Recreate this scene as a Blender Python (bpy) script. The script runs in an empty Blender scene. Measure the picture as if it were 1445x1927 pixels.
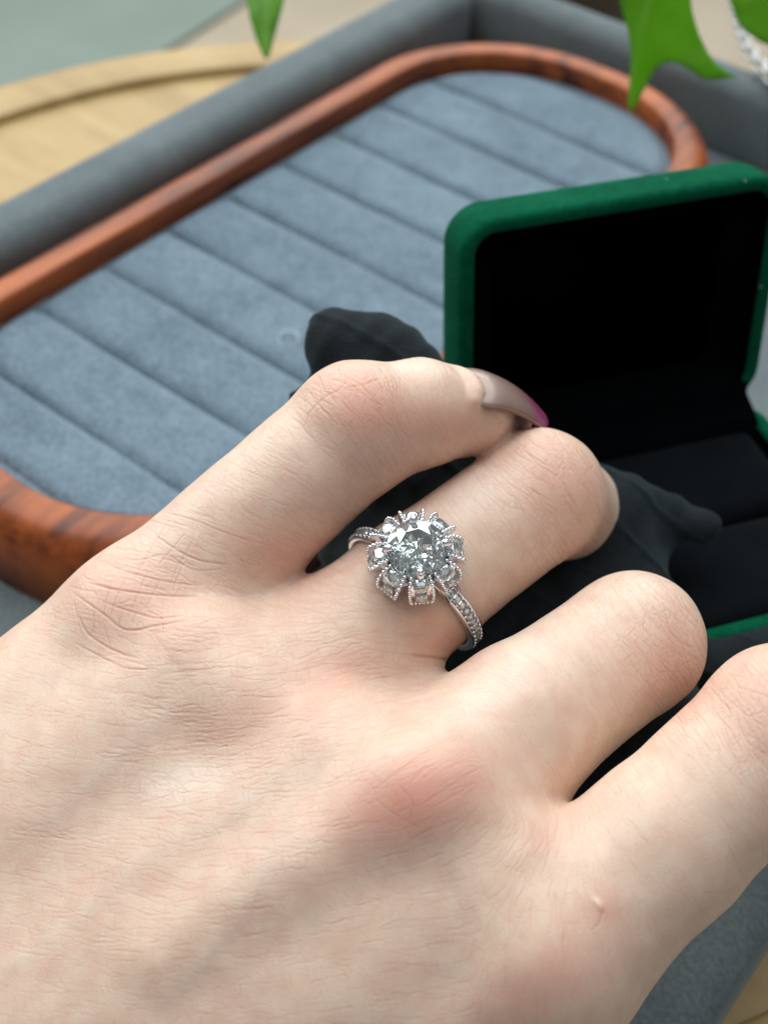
import bpy, bmesh, math, random
import numpy as np
from mathutils import Matrix, Vector
random.seed(4); rng = np.random.default_rng(4)
U = 0.01                                            # everything below is written in centimetres
sc = bpy.context.scene
# ------------------------------------------------------------------ camera
W, H, F = 1445.0, 1927.0, 2500.0
M = np.array([[0.7790793, -0.4729630, 0.4115112], [0.6254117, 0.5407457, -0.5625427], [0.0435391, 0.6956293, 0.7170804]])
CAM = np.array([16.8352, -10.2377, 15.2827])
cd = bpy.data.cameras.new('camera'); cam = bpy.data.objects.new('camera', cd); sc.collection.objects.link(cam)
mw = Matrix([list(M[i]) + [CAM[i] * U] for i in range(3)] + [[0, 0, 0, 1]])
cam.matrix_world = mw
cd.sensor_width = 36; cd.lens = F / H * 36; cd.clip_start = 0.01; cd.clip_end = 30
cd.dof.use_dof = True; cd.dof.focus_distance = 0.139; cd.dof.aperture_fstop = 26; cd.dof.aperture_blades = 0
sc.camera = cam
# ------------------------------------------------------------------ light
w = bpy.data.worlds.new('World'); sc.world = w; w.use_nodes = True
bg = w.node_tree.nodes['Background']; bg.inputs[0].default_value = (0.94, 0.975, 1.0, 1); bg.inputs[1].default_value = 0.22
az, el, dist = math.radians(152), math.radians(48), 0.93
aim = Vector((0.08, 0.05, 0.0))
wc = aim + Vector((math.cos(az) * math.cos(el), math.sin(az) * math.cos(el), math.sin(el))) * dist
wq = (aim - wc).to_track_quat('-Z', 'Y')
for i in range(4):                                  # the window: four by three panes with bars between
    for j in range(3):
        ld = bpy.data.lights.new('window_pane', 'AREA'); ld.shape = 'RECTANGLE'; ld.size = 0.40; ld.size_y = 0.40
        ld.energy = 1.75; ld.color = ((1.0, .985, .93), (.97, 1.0, .96), (.93, .975, 1.0))[j]
        lo = bpy.data.objects.new('window_pane', ld); sc.collection.objects.link(lo)
        lo.location = wc + wq @ Vector(((i - 1.5) * .47, (j - 1) * .47, 0)); lo.rotation_euler = wq.to_euler()
for i in range(2):                                  # four lights added overhead to give the stones something bright to reflect
    for j in range(2):
        ld = bpy.data.lights.new('added_top_light', 'AREA'); ld.shape = 'RECTANGLE'; ld.size = .50; ld.size_y = .50; ld.energy = 1.8; ld.color = (.97, 1.0, 1.0)
        lo = bpy.data.objects.new('added_top_light', ld); sc.collection.objects.link(lo); lo.location = (.08 + (i - .5) * .86, .09 + (j - .5) * .92, 1.25)
sc.view_settings.view_transform = 'Standard'; sc.view_settings.look = 'None'; sc.view_settings.gamma = 1
sc.view_settings.exposure = 0.03
sc.cycles.use_denoising = True
sc.cycles.max_bounces = 14; sc.cycles.transmission_bounces = 12; sc.cycles.glossy_bounces = 6; sc.cycles.diffuse_bounces = 4
sc.cycles.caustics_reflective = False; sc.cycles.caustics_refractive = False

# ------------------------------------------------------------------ helpers
def at(px, py, z):                                  # a sight line cut by the level z (cm)
    d = M @ np.array([(px - W / 2) / F, -(py - H / 2) / F, -1.0]); t = (z - CAM[2]) / d[2]; return CAM + t * d
def cc(px, py, D):                                  # camera axes, D cm away
    return np.array([(px - W / 2) / F * D, -(py - H / 2) / F * D, -D])
def wd(p): return CAM + M @ np.asarray(p)
def link(o): sc.collection.objects.link(o); return o
def mesh_obj(name, V, Fc, mat, parent=None, smooth=True, loc=None, rot=None):
    me = bpy.data.meshes.new(name); me.from_pydata([tuple(v) for v in (np.asarray(V, float) * U).tolist()], [], Fc); me.update()
    if smooth: me.shade_smooth()
    if mat: me.materials.append(mat)
    o = link(bpy.data.objects.new(name, me))
    if loc is not None: o.location = Vector(loc) * U
    if parent: o.parent = parent
    return o
def bm_obj(name, bm, mat, parent=None, smooth=True, loc=None):
    bmesh.ops.scale(bm, vec=(U, U, U), verts=bm.verts)
    bmesh.ops.recalc_face_normals(bm, faces=bm.faces)
    me = bpy.data.meshes.new(name); bm.to_mesh(me); bm.free()
    if smooth: me.shade_smooth()
    if mat: me.materials.append(mat)
    o = link(bpy.data.objects.new(name, me))
    if loc is not None: o.location = Vector(loc) * U
    if parent: o.parent = parent
    return o
def empty(name, loc=(0, 0, 0)):
    o = link(bpy.data.objects.new(name, None)); o.location = Vector(loc) * U; o.empty_display_size = 0.01; return o
def tag(o, label=None, cat=None, group=None, kind=None):
    for k, v in (('label', label), ('category', cat), ('group', group), ('kind', kind)):
        if v: o[k] = v
    return o
def orient(o, X, Y, Z, loc):                        # axes as columns
    o.matrix_world = Matrix([[X[i], Y[i], Z[i], loc[i] * U] for i in range(3)] + [[0, 0, 0, 1]])
def grid_faces(nu, nv, cu=False, cv=False):
    f = []
    for i in range(nu if cu else nu - 1):
        for j in range(nv if cv else nv - 1):
            a, b = i, (i + 1) % nu; c, d = j, (j + 1) % nv
            f.append((a * nv + c, b * nv + c, b * nv + d, a * nv + d))
    return f
def nrm(v): v = np.asarray(v, float); return v / np.linalg.norm(v)

# node helpers
def mat(name):
    m = bpy.data.materials.new(name); m.use_nodes = True; nt = m.node_tree
    return m, nt, nt.nodes['Principled BSDF']
def N(nt, t, **k):
    n = nt.nodes.new(t)
    for a, v in k.items():
        if a in n.inputs: n.inputs[a].default_value = v
        else: setattr(n, a, v)
    return n
def L(nt, a, b): nt.links.new(a, b)
def coords(nt, scale=(1, 1, 1), rot=(0, 0, 0), kind='Object'):
    tc = N(nt, 'ShaderNodeTexCoord'); mp = N(nt, 'ShaderNodeMapping'); mp.inputs['Scale'].default_value = scale; mp.inputs['Rotation'].default_value = rot
    L(nt, tc.outputs[kind], mp.inputs['Vector']); return mp.outputs[0]
def noise(nt, vec, scale, detail=4, rough=.55, dist=0):
    n = N(nt, 'ShaderNodeTexNoise'); n.inputs['Scale'].default_value = scale; n.inputs['Detail'].default_value = detail
    n.inputs['Roughness'].default_value = rough; n.inputs['Distortion'].default_value = dist
    if vec is not None: L(nt, vec, n.inputs['Vector'])
    return n.outputs['Fac']
def ramp(nt, fac, stops):
    r = N(nt, 'ShaderNodeValToRGB'); e = r.color_ramp.elements
    e[0].position, e[0].color = stops[0][0], (*stops[0][1], 1); e[1].position, e[1].color = stops[-1][0], (*stops[-1][1], 1)
    for p, c in stops[1:-1]: x = e.new(p); x.color = (*c, 1)
    L(nt, fac, r.inputs[0]); return r.outputs[0]
def mix(nt, fac, a, b, blend='MIX'):
    n = N(nt, 'ShaderNodeMix', data_type='RGBA', blend_type=blend)
    for s, v in ((n.inputs[0], fac), (n.inputs[6], a), (n.inputs[7], b)):
        if hasattr(v, 'is_linked'): L(nt, v, s)
        elif isinstance(v, (int, float)): s.default_value = v
        else: s.default_value = (*v, 1)
    return n.outputs[2]
def math_(nt, op, a, b=0.0, c=None):
    n = N(nt, 'ShaderNodeMath', operation=op)
    for s, v in zip(n.inputs, (a, b, c)):
        if v is None: continue
        if hasattr(v, 'is_linked'): L(nt, v, s)
        else: s.default_value = v
    return n.outputs[0]
def bump(nt, bs, h, strength, dist, prev=None):
    b = N(nt, 'ShaderNodeBump'); b.inputs['Strength'].default_value = strength; b.inputs['Distance'].default_value = dist
    L(nt, h, b.inputs['Height'])
    if prev is not None: L(nt, prev, b.inputs['Normal'])
    if bs is not None: L(nt, b.outputs[0], bs.inputs['Normal'])
    return b.outputs[0]

# ------------------------------------------------------------------ materials
def velvet(name, dark, light, scale=60, sheen=.5, sheen_tint=(1, 1, 1), fuzz=.25, lint_amt=.05):
    m, nt, b = mat(name); v = coords(nt)
    n1 = noise(nt, v, scale, 5, .65, .6); n2 = noise(nt, v, 1400, 2, .5); n3 = noise(nt, v, scale * 4.5, 3, .6)
    c = ramp(nt, mix(nt, .35, n1, n3), [(.36, dark), (.64, light)])
    c = mix(nt, fuzz, c, ramp(nt, n2, [(.3, tuple(x * .45 for x in dark)), (.7, tuple(min(1, x * 1.5) for x in light))]))
    lint = N(nt, 'ShaderNodeTexVoronoi'); lint.inputs['Scale'].default_value = 210; L(nt, v, lint.inputs['Vector'])
    sp = math_(nt, 'LESS_THAN', math_(nt, 'ADD', lint.outputs['Distance'], math_(nt, 'MULTIPLY', n3, .10)), .105)
    c = mix(nt, math_(nt, 'MULTIPLY', sp, lint_amt), c, (.42, .50, .50))
    L(nt, c, b.inputs['Base Color']); b.inputs['Roughness'].default_value = .95; b.inputs['Specular IOR Level'].default_value = .06
    b.inputs['Sheen Weight'].default_value = sheen; b.inputs['Sheen Roughness'].default_value = .45; b.inputs['Sheen Tint'].default_value = (*sheen_tint, 1)
    bump(nt, b, mix(nt, .5, n2, n3), .35, .0004)
    return m
M_pad = velvet('slot_velvet', (.096, .138, .178), (.178, .246, .306), 48, .45, (.75, .9, 1), .32, .14)
M_tray = velvet('tray_velvet', (.115, .142, .152), (.168, .200, .212), 45, .15, (.85, .95, 1))
M_green = velvet('green_flock', (.000, .060, .028), (.002, .098, .048), 130, .02, (.3, 1, .6), .2, .3)
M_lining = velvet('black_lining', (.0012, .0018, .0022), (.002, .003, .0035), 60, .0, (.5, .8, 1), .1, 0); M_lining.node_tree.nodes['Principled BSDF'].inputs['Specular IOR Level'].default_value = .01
M_insert = velvet('black_insert', (.003, .004, .005), (.005, .0065, .008), 60, .05, (.5, .8, 1), .1, .01)
def cloth_mat():
    m, nt, b = mat('black_cotton'); v = coords(nt)
    n1 = noise(nt, v, 160, 4, .6); n2 = noise(nt, v, 2600, 2, .5)
    c = ramp(nt, mix(nt, .5, n1, n2), [(.3, (.005, .008, .010)), (.72, (.0115, .0165, .0205))])
    L(nt, c, b.inputs['Base Color']); b.inputs['Roughness'].default_value = .9; b.inputs['Sheen Weight'].default_value = .07; b.inputs['Sheen Tint'].default_value = (.6, .9, 1, 1)
    b.inputs['Specular IOR Level'].default_value = .2; bump(nt, b, n2, .5, .0003); return m
M_cloth = cloth_mat()
def wood(name, stops, scale, rough, stretch, coat=0, rot=(0, 0, 0), kind='Object'):
    m, nt, b = mat(name); v = coords(nt, stretch, rot, kind)
    n1 = noise(nt, v, scale, 6, .6, .8); n2 = noise(nt, v, scale * 4, 3, .6)
    L(nt, ramp(nt, mix(nt, .35, n1, n2), stops), b.inputs['Base Color'])
    b.inputs['Roughness'].default_value = rough; b.inputs['Coat Weight'].default_value = coat; b.inputs['Coat Roughness'].default_value = .22
    bump(nt, b, n2, .12, .0003); return m
M_frame = wood('red_wood', [(.38, (.060, .010, .002)), (.46, (.23, .048, .007)), (.54, (.36, .080, .009)), (.64, (.46, .118, .013))], 75, .46, (1, .13, 1), .05, (0, 0, .5))
M_table = wood('pale_wood', [(.3, (.30, .19, .075)), (.5, (.42, .29, .12)), (.7, (.50, .36, .165))], 45, .5, (.18, 1, 1), .0, (0, 0, 1.0))
def plain(name, col, rough=.6, spec=.3, metal=0):
    m, nt, b = mat(name); b.inputs['Base Color'].default_value = (*col, 1); b.inputs['Roughness'].default_value = rough
    b.inputs['Specular IOR Level'].default_value = spec; b.inputs['Metallic'].default_value = metal; return m
def metal_mat():
    m, nt, b = mat('white_gold'); n = noise(nt, coords(nt), 900, 2)
    L(nt, ramp(nt, n, [(.3, (.80, .83, .87)), (.7, (.90, .93, .97))]), b.inputs['Base Color']); b.inputs['Metallic'].default_value = 1; b.inputs['Roughness'].default_value = .17; return m
M_metal = metal_mat()
M_chain = plain('silver', (.50, .52, .53), .24, .5, 1)
def diamond(name, rough=0.0):
    m, nt, b = mat(name); b.inputs['Base Color'].default_value = (.95, 1.0, .99, 1); b.inputs['Roughness'].default_value = rough
    b.inputs['Transmission Weight'].default_value = 1; b.inputs['IOR'].default_value = 2.42
    g = N(nt, 'ShaderNodeBsdfAnisotropic'); g.inputs['Color'].default_value = (.93, 1, 1, 1); g.inputs['Roughness'].default_value = .05
    df = N(nt, 'ShaderNodeBsdfDiffuse'); df.inputs['Color'].default_value = (.86, .96, .95, 1); m0 = N(nt, 'ShaderNodeMixShader'); m0.inputs[0].default_value = .05; L(nt, b.outputs[0], m0.inputs[1]); L(nt, df.outputs[0], m0.inputs[2])
    ms = N(nt, 'ShaderNodeMixShader'); ms.inputs[0].default_value = .20; L(nt, m0.outputs[0], ms.inputs[1]); L(nt, g.outputs[0], ms.inputs[2]); L(nt, ms.outputs[0], nt.nodes['Material Output'].inputs['Surface']); return m
M_dia = diamond('diamond')
def floor_mat(name, a, bb):
    m, nt, b = mat(name); n = noise(nt, coords(nt), 9, 4); L(nt, ramp(nt, n, [(.3, a), (.7, bb)]), b.inputs['Base Color']); b.inputs['Roughness'].default_value = .7; return m
M_floor = floor_mat('floor_mat', (.34, .295, .225), (.46, .40, .31))
M_rug = floor_mat('rug_mat', (.185, .24, .215), (.235, .29, .26))
M_pot = floor_mat('pot_mat', (.030, .030, .020), (.07, .055, .035))

# ------------------------------------------------------------------ setting: floor, table
mesh_obj('floor', [(-300, -200, -30), (300, -200, -30), (300, 400, -30), (-300, 400, -30)], [(0, 1, 2, 3)], M_floor, smooth=False)
tag(bpy.data.objects['floor'], 'pale beige floor blurred behind the table', kind='structure')
# rug: its edge runs from upper right to lower left behind the table
A0, B0 = at(340, 75, -29.6), at(470, -8, -29.6); dv = nrm((B0 - A0) * [1, 1, 0]); nv = np.array([-dv[1], dv[0], 0])
q = [A0 - dv * 40, A0 + dv * 90, A0 + dv * 90 + nv * 110, A0 - dv * 40 + nv * 110]
V = [p + [0, 0, dz] for dz in (-.35, 0) for p in q]
rug = mesh_obj('rug', V, [(0, 1, 5, 4), (1, 2, 6, 5), (2, 3, 7, 6), (3, 0, 4, 7), (4, 5, 6, 7)], M_rug, smooth=False)
tag(rug, 'grey green rug on the floor beyond the upper left edge of the wooden table', 'rug')

TC = np.array([4.793, 5.209]); 
table = empty('round_table', (TC[0], TC[1], -30)); tag(table, 'round pale wooden side table with a raised rim under the grey jewellery tray', 'table')
def lathe(profile, n=128):
    V = []; k = len(profile)
    for i in range(n):
        a = 2 * math.pi * i / n
        for r, z in profile: V.append((r * math.cos(a), r * math.sin(a), z))
    return V, grid_faces(n, k, True, False)
V, Fc = lathe([(0, 28.16), (6, 28.16), (12, 28.16), (13.33, 28.16)], 128)
mesh_obj('tabletop', V, Fc, M_table, table)
V, Fc = lathe([(13.28, 27.6), (13.28, 28.27), (13.32, 28.35), (13.40, 28.38), (14.45, 28.38), (14.6, 28.34), (14.68, 28.2), (14.7, 27.2), (14.3, 26.9), (0, 26.9)], 160)
mesh_obj('table_rim', V, Fc, M_table, table)
for k in range(3):
    a = 2 * math.pi * k / 3 + .4
    V, Fc = lathe([(0, 27), (.9, 27), (.7, 0), (0, 0)], 16)
    V = [(x + 10 * math.cos(a), y + 10 * math.sin(a), z) for x, y, z in V]
    mesh_obj('leg', V, Fc, M_table, table)

# ------------------------------------------------------------------ grey jewellery tray
def rbox(bm, x0, x1, y0, y1, z0, z1, r=.3, seg=5):
    b = bmesh.new(); bmesh.ops.create_cube(b, size=1)
    bmesh.ops.scale(b, vec=(x1 - x0, y1 - y0, z1 - z0), verts=b.verts); bmesh.ops.translate(b, vec=((x0 + x1) / 2, (y0 + y1) / 2, (z0 + z1) / 2), verts=b.verts)
    bmesh.ops.bevel(b, geom=list(b.edges), offset=r, segments=seg, profile=.5, affect='EDGES')
    me = bpy.data.meshes.new('tmp'); b.to_mesh(me); b.free(); bm.from_mesh(me); bpy.data.meshes.remove(me)
tray = empty('jewellery_tray', (6.7, 6, -1.6)); tag(tray, 'large grey velvet jewellery tray with padded rims lying on the pale wooden table', 'tray')
off = np.array([6.7, 6, -1.6])
def tray_part(name, x0, x1, y0, y1, z0, z1, r):
    bm = bmesh.new(); rbox(bm, x0 - off[0], x1 - off[0], y0 - off[1], y1 - off[1], z0 - off[2], z1 - off[2], r); return bm_obj(name, bm, M_tray, tray)
tray_part('tray_floor', -2.5, 16.0, -6.3, 18.0, -1.59, -1.25, .1)
tray_part('rim', -2.75, -1.33, -6.6, 17.30, -1.6, .62, .5)
tray_part('rim', -2.75, 16.35, 17.35, 18.4, -1.6, .62, .5)
tray_part('rim', 15.0, 16.3, -6.6, 17.30, -1.6, .62, .5)
tray_part('rim', -2.75, 16.35, -7.9, -6.65, -1.6, .62, .5)

# ------------------------------------------------------------------ ring slot insert: wooden frame and ten velvet pads
X0, X1, Y0, Y1, RC = -.02, 6.22, -1.45, 15.5, 2.75
slot = empty('ring_slot_insert', (3.1, 6.9, -1.25)); so = np.array([3.1, 6.9, -1.25])
tag(slot, 'ring display insert with grey blue velvet slots in a rounded reddish wooden frame', 'ring display')
def stadium(e, n=22):
    pts = []; r = RC + e
    for cx, cy, a0 in ((X1 - RC, Y1 - RC, 0), (X0 + RC, Y1 - RC, 90), (X0 + RC, Y0 + RC, 180), (X1 - RC, Y0 + RC, 270)):
        for k in range(n + 1):
            a = math.radians(a0 + 90 * k / n); pts.append((cx + r * math.cos(a), cy + r * math.sin(a)))
    return pts
prof = [(.30, -1.25), (.30, .24), (.312, .31), (.34, .345), (.40, .362), (.66, .365), (.80, .34), (.94, .26), (1.06, .1), (1.13, -.12), (1.15, -.35), (1.15, -1.25)]
rows = [stadium(e) for e, z in prof]; n = len(rows[0]); V = []
for i in range(n):
    for j, (e, z) in enumerate(prof): V.append((rows[j][i][0] - so[0], rows[j][i][1] - so[1], z - so[2]))
mesh_obj('frame', V, grid_faces(n, len(prof), True, True), M_frame, slot)
b0 = [(x - so[0], y - so[1], -.16 - so[2]) for x, y in stadium(.3)]
mesh_obj('base_panel', b0, [tuple(range(len(b0)))], M_pad, slot, smooth=False)
def xspan(y):
    d = max(0, (Y0 + RC) - y, y - (Y1 - RC)); d = min(d, RC - .02); s = RC - math.sqrt(RC * RC - d * d); return X0 - .22 + s, X1 + .22 - s
P = 1.7
for i in range(-1, 9):
    ya, yb = i * P + .004, (i + 1) * P - .004
    if i == -1: ya = Y0 + .03
    if i == 8: yb = Y1 - .05
    ny, nx = 21, 44; V = []
    for jy in range(ny):
        v = -math.cos(math.pi * jy / (ny - 1)); y = (ya + yb) / 2 + v * (yb - ya) / 2; xa, xb = xspan(y)
        for jx in range(nx):
            u = -math.cos(math.pi * jx / (nx - 1)); x = (xa + xb) / 2 + u * (xb - xa) / 2
            dy = (1 - abs(v)) * (yb - ya) / 2; dx = (1 - abs(u)) * (xb - xa) / 2
            def rnd(d, r): return 0 if d >= r else r - math.sqrt(max(0, r * r - (r - d) ** 2))
            z = -rnd(dy, .24) * .8 - .04 * abs(v) ** 3 - rnd(dx, .26) * 1.0 + .025 * math.sin(x * 1.1 + i * 1.7) * math.cos(y * 1.3 + i)
            V.append((x - so[0], y - so[1], z - .0 - so[2]))
    f = grid_faces(ny, nx); o = mesh_obj('slot_pad', V, f, M_pad, slot)

# curl of pale thread on a pad
LP = at(540, 640, .02); V = []; nt_ = 40
for i in range(nt_):
    t = i / (nt_ - 1); a = t * 4.9; rr = .22 - .09 * t; c = np.array([LP[0] + rr * math.cos(a), LP[1] + rr * math.sin(a), .05 + .05 * math.sin(t * 5)])
    for k in range(5):
        b = 2 * math.pi * k / 5; V.append(c + .014 * np.array([math.cos(a) * math.cos(b), math.sin(a) * math.cos(b), math.sin(b)]))
tag(mesh_obj('thread', V, grid_faces(nt_, 5, False, True), plain('thread_white', (.55, .66, .72), .8)), 'tiny curl of pale thread on the grey blue velvet left of the black cloth', 'thread')

# ------------------------------------------------------------------ green ring box
th, tau = math.radians(57.6), math.radians(11.5)
HR = np.array([11.70, 6.37, 1.42]); BW, BD, LH, LT = 4.93, 4.25, 3.78, .85
u = np.array([math.cos(th), math.sin(th), 0]); nf = np.array([math.sin(th), -math.cos(th), 0])
HL = HR - u * BW; HR = HR + u * .22; BW += .22; hc = (HR + HL) / 2
box = empty('ring_box'); tag(box, 'open dark green velvet ring box with black lining behind the fingertips', 'ring box')
orient(box, u, -nf, (0, 0, 1), (hc + nf * BD / 2) * [1, 1, 0] + [0, 0, -1.25])
def rrect(w_, h_, r, n=8):
    pts = []
    for cx, cy, a0 in ((w_ / 2 - r, h_ / 2 - r, 0), (-w_ / 2 + r, h_ / 2 - r, 90), (-w_ / 2 + r, -h_ / 2 + r, 180), (w_ / 2 - r, -h_ / 2 + r, 270)):
        for k in range(n + 1):
            a = math.radians(a0 + 90 * k / n); pts.append((cx + r * math.cos(a), cy + r * math.sin(a)))
    return pts
def shell(w_, d_, h_, t, r):                         # open shell: floor at z=0, mouth at z=h_
    prof = [(.6, 0.0), (.25, .0), (.12, .04), (.03, .13), (0, .28), (0, h_ - .12), (.015, h_ - .05), (.06, h_ - .01), (.11, h_), (t - .10, h_), (t - .04, h_ - .015), (t, h_ - .07), (t, .3)]
    V = []; k = None
    for e, z in prof:
        ring = rrect(w_ - 2 * e, d_ - 2 * e, max(r - e, .08)); k = len(ring); V += [(x, y, z) for x, y in ring]
    Fc = grid_faces(len(prof), k, False, True); Fc.append(tuple(range(k))[::-1]); Fc.append(tuple(range((len(prof) - 1) * k, len(prof) * k)))
    return V, Fc
BH = HR[2] + 1.25
V, Fc = shell(BW, BD, BH, .26, .42); base = mesh_obj('base', V, Fc, M_green, box)
V = []; ring_ = rrect(BW - .54, BD - .54, .2)
levels = [(0, BH - .06), (0, BH - .12), (.02, BH - .18), (.06, BH - .3)]
V = [(x * (1 - e), y * (1 - e), z) for e, z in reversed(levels) for x, y in ring_]; k = len(ring_)
mesh_obj('base_lining', V, grid_faces(len(levels), k, False, True) , M_lining, box)
# padded insert with a finger slit
for s in (-1, 1):
    bm = bmesh.new(); rbox(bm, -BW / 2 + .3, BW / 2 - .3, (-BD / 2 + .3) if s < 0 else .03, -.03 if s < 0 else BD / 2 - .3, .4, BH - .1, .3, 6)
    bm_obj('insert_pad', bm, M_insert, box)
# lid, standing open on the back edge
lid_pivot = Matrix.Translation(Vector((0, BD / 2, BH)) * U) @ Matrix.Rotation(math.radians(90) - tau * 1.0, 4, 'X')
# lid local: mouth faces +z' before turning; build with mouth towards -y (front)
V, Fc = shell(BW, LH, LT, .24, .56)
up = np.array([0, math.sin(tau), math.cos(tau)]); fr = np.array([0, -math.cos(tau), math.sin(tau)])
def lidp(x, y, z): return np.array([x, 0, 0]) + up * (y + LH / 2 + .04) + fr * (z - LT) + np.array([0, BD / 2, BH])
lid = mesh_obj('lid', [lidp(*v) for v in V], Fc, M_green, box)
ring_ = rrect(BW - .50, LH - .50, .33); V = []
for e, z in ((0, LT - .05), (.0, LT - .2), (.03, .36), (.2, .335)):
    V += [lidp(x * (1 - e), y * (1 - e), z) for x, y in ring_]
Fc = grid_faces(4, len(ring_), False, True); Fc.append(tuple(range(3 * len(ring_), 4 * len(ring_))))
mesh_obj('lid_lining', V, Fc, M_lining, box)
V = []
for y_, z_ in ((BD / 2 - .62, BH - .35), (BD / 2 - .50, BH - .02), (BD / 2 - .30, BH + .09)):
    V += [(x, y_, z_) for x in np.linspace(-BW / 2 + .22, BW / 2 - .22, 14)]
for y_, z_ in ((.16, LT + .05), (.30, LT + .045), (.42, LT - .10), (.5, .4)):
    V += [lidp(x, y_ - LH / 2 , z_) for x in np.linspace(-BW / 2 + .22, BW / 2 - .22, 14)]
mesh_obj('rim_shade_strip', V, grid_faces(7, 14), M_lining, box)  # black strip added over the lid's lower rim to stand in for shade
V, Fc = lathe([(0, -1.6), (.09, -1.6), (.09, 1.6), (0, 1.6)], 12)
mesh_obj('hinge', [(z, BD / 2 - .02 + x, BH - .02 + y) for x, y, z in V], Fc, M_metal, box)

# ------------------------------------------------------------------ implicit surfaces (hand and cloth)
def cone(Q, a, b, ra, rb):
    a = np.asarray(a, np.float32); b = np.asarray(b, np.float32); ab = b - a; t = np.clip(((Q - a) @ ab) / (ab @ ab), 0, 1)
    return np.linalg.norm(Q - a - t[:, None] * ab, axis=1) - (ra + (rb - ra) * t)
def ell(Q, c, r, ax=None):
    d = Q - np.asarray(c, np.float32)
    if ax is not None: d = d @ np.asarray(ax, np.float32).T
    k = d / np.asarray(r, np.float32); m = np.linalg.norm(k, axis=1); return (m - 1) * min(r)
def smin(a, b, k):
    h = np.maximum(k - np.abs(a - b), 0) / k; return np.minimum(a, b) - h * h * k * .25
def smax(a, b, k): return -smin(-a, -b, k)
def surface_nets(fn, lo, hi, h):
    ns = [int(math.ceil((hi[i] - lo[i]) / h)) + 1 for i in range(3)]
    ax = [lo[i] + h * np.arange(ns[i]) for i in range(3)]
    G = np.empty(ns, np.float32)
    for i in range(0, ns[0], 24):
        g = np.stack(np.meshgrid(ax[0][i:i + 24], ax[1], ax[2], indexing='ij'), -1).reshape(-1, 3).astype(np.float32)
        G[i:i + 24] = fn(g).reshape(-1, ns[1], ns[2])
    ins = G < 0
    nx, ny, nz = ns; acc = np.zeros((nx - 1, ny - 1, nz - 1, 3)); cnt = np.zeros((nx - 1, ny - 1, nz - 1))
    cidx = np.stack(np.meshgrid(np.arange(nx - 1), np.arange(ny - 1), np.arange(nz - 1), indexing='ij'), -1)
    c8 = [(i, j, k) for i in (0, 1) for j in (0, 1) for k in (0, 1)]
    sl = lambda c: tuple(slice(c[d], c[d] + ns[d] - 1) for d in range(3))
    for a in c8:
        for d in range(3):
            if a[d]: continue
            b = list(a); b[d] = 1
            fa, fb = G[sl(a)], G[sl(b)]; cr = (fa < 0) != (fb < 0)
            t = np.where(cr, fa / np.where(cr, fa - fb, 1), 0)
            p = np.zeros(acc.shape); p[...] = a; p[..., d] += t
            acc += p * cr[..., None]; cnt += cr
    act = cnt > 0; vid = -np.ones(act.shape, np.int64); vid[act] = np.arange(act.sum())
    Vv = np.array(lo) + h * (cidx[act] + acc[act] / cnt[act][:, None])
    Fs = []
    for d in range(3):
        e1, e2 = (d + 1) % 3, (d + 2) % 3
        s0 = [slice(None)] * 3; s1 = [slice(None)] * 3; s0[d] = slice(0, -1); s1[d] = slice(1, None)
        a, b = ins[tuple(s0)], ins[tuple(s1)]; I = np.argwhere(a != b)
        I = I[(I[:, e1] > 0) & (I[:, e2] > 0) & (I[:, e1] < ns[e1] - 1) & (I[:, e2] < ns[e2] - 1)]
        flip = b[tuple(I.T)]
        o1 = np.zeros(3, int); o1[e1] = 1; o2 = np.zeros(3, int); o2[e2] = 1
        qd = np.stack([vid[tuple((I - o1 - o2).T)], vid[tuple((I - o2).T)], vid[tuple(I.T)], vid[tuple((I - o1).T)]], 1)
        qd[flip] = qd[flip][:, ::-1]; Fs.append(qd)
    return Vv, np.concatenate(Fs)
def subdivide(Vv, Q):
    n = len(Vv); e = np.concatenate([Q[:, [i, (i + 1) % 4]] for i in range(4)]); es = np.sort(e, 1)
    uq, inv = np.unique(es[:, 0].astype(np.int64) * n + es[:, 1], return_inverse=True)
    mid = (Vv[uq // n] + Vv[uq % n]) / 2; cen = Vv[Q].mean(1); m = len(Q); ei = (n + inv).reshape(4, m); c = n + len(uq) + np.arange(m)
    out = np.concatenate([np.stack([Q[:, i], ei[i], c, ei[(i + 3) % 4]], 1) for i in range(4)])
    return np.concatenate([Vv, mid, cen]), out
def grad(fn, Vv, h=.008, f0=None):
    Vf = Vv.astype(np.float32); g = np.zeros(Vf.shape, np.float32); f0 = fn(Vf) if f0 is None else f0
    for d in range(3):
        o = np.zeros(3, np.float32); o[d] = h; g[:, d] = (fn(Vf + o) - f0) / h
    return g
def project(fn, Vv, it=2):
    for _ in range(it):
        f = fn(Vv.astype(np.float32)); g = grad(fn, Vv, f0=f); st = f / np.maximum((g * g).sum(1), .05); Vv = Vv - np.clip(st, -.06, .06)[:, None] * g
    return Vv
def quad_mesh(name, Vv, Q, m):
    me = bpy.data.meshes.new(name); me.vertices.add(len(Vv)); me.vertices.foreach_set('co', (Vv * U).astype(np.float32).ravel())
    me.loops.add(len(Q) * 4); me.loops.foreach_set('vertex_index', Q.astype(np.int32).ravel())
    me.polygons.add(len(Q)); me.polygons.foreach_set('loop_start', (np.arange(len(Q)) * 4).astype(np.int32))
    me.update(calc_edges=True); me.shade_smooth(); me.materials.append(m); return link(bpy.data.objects.new(name, me))

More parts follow.
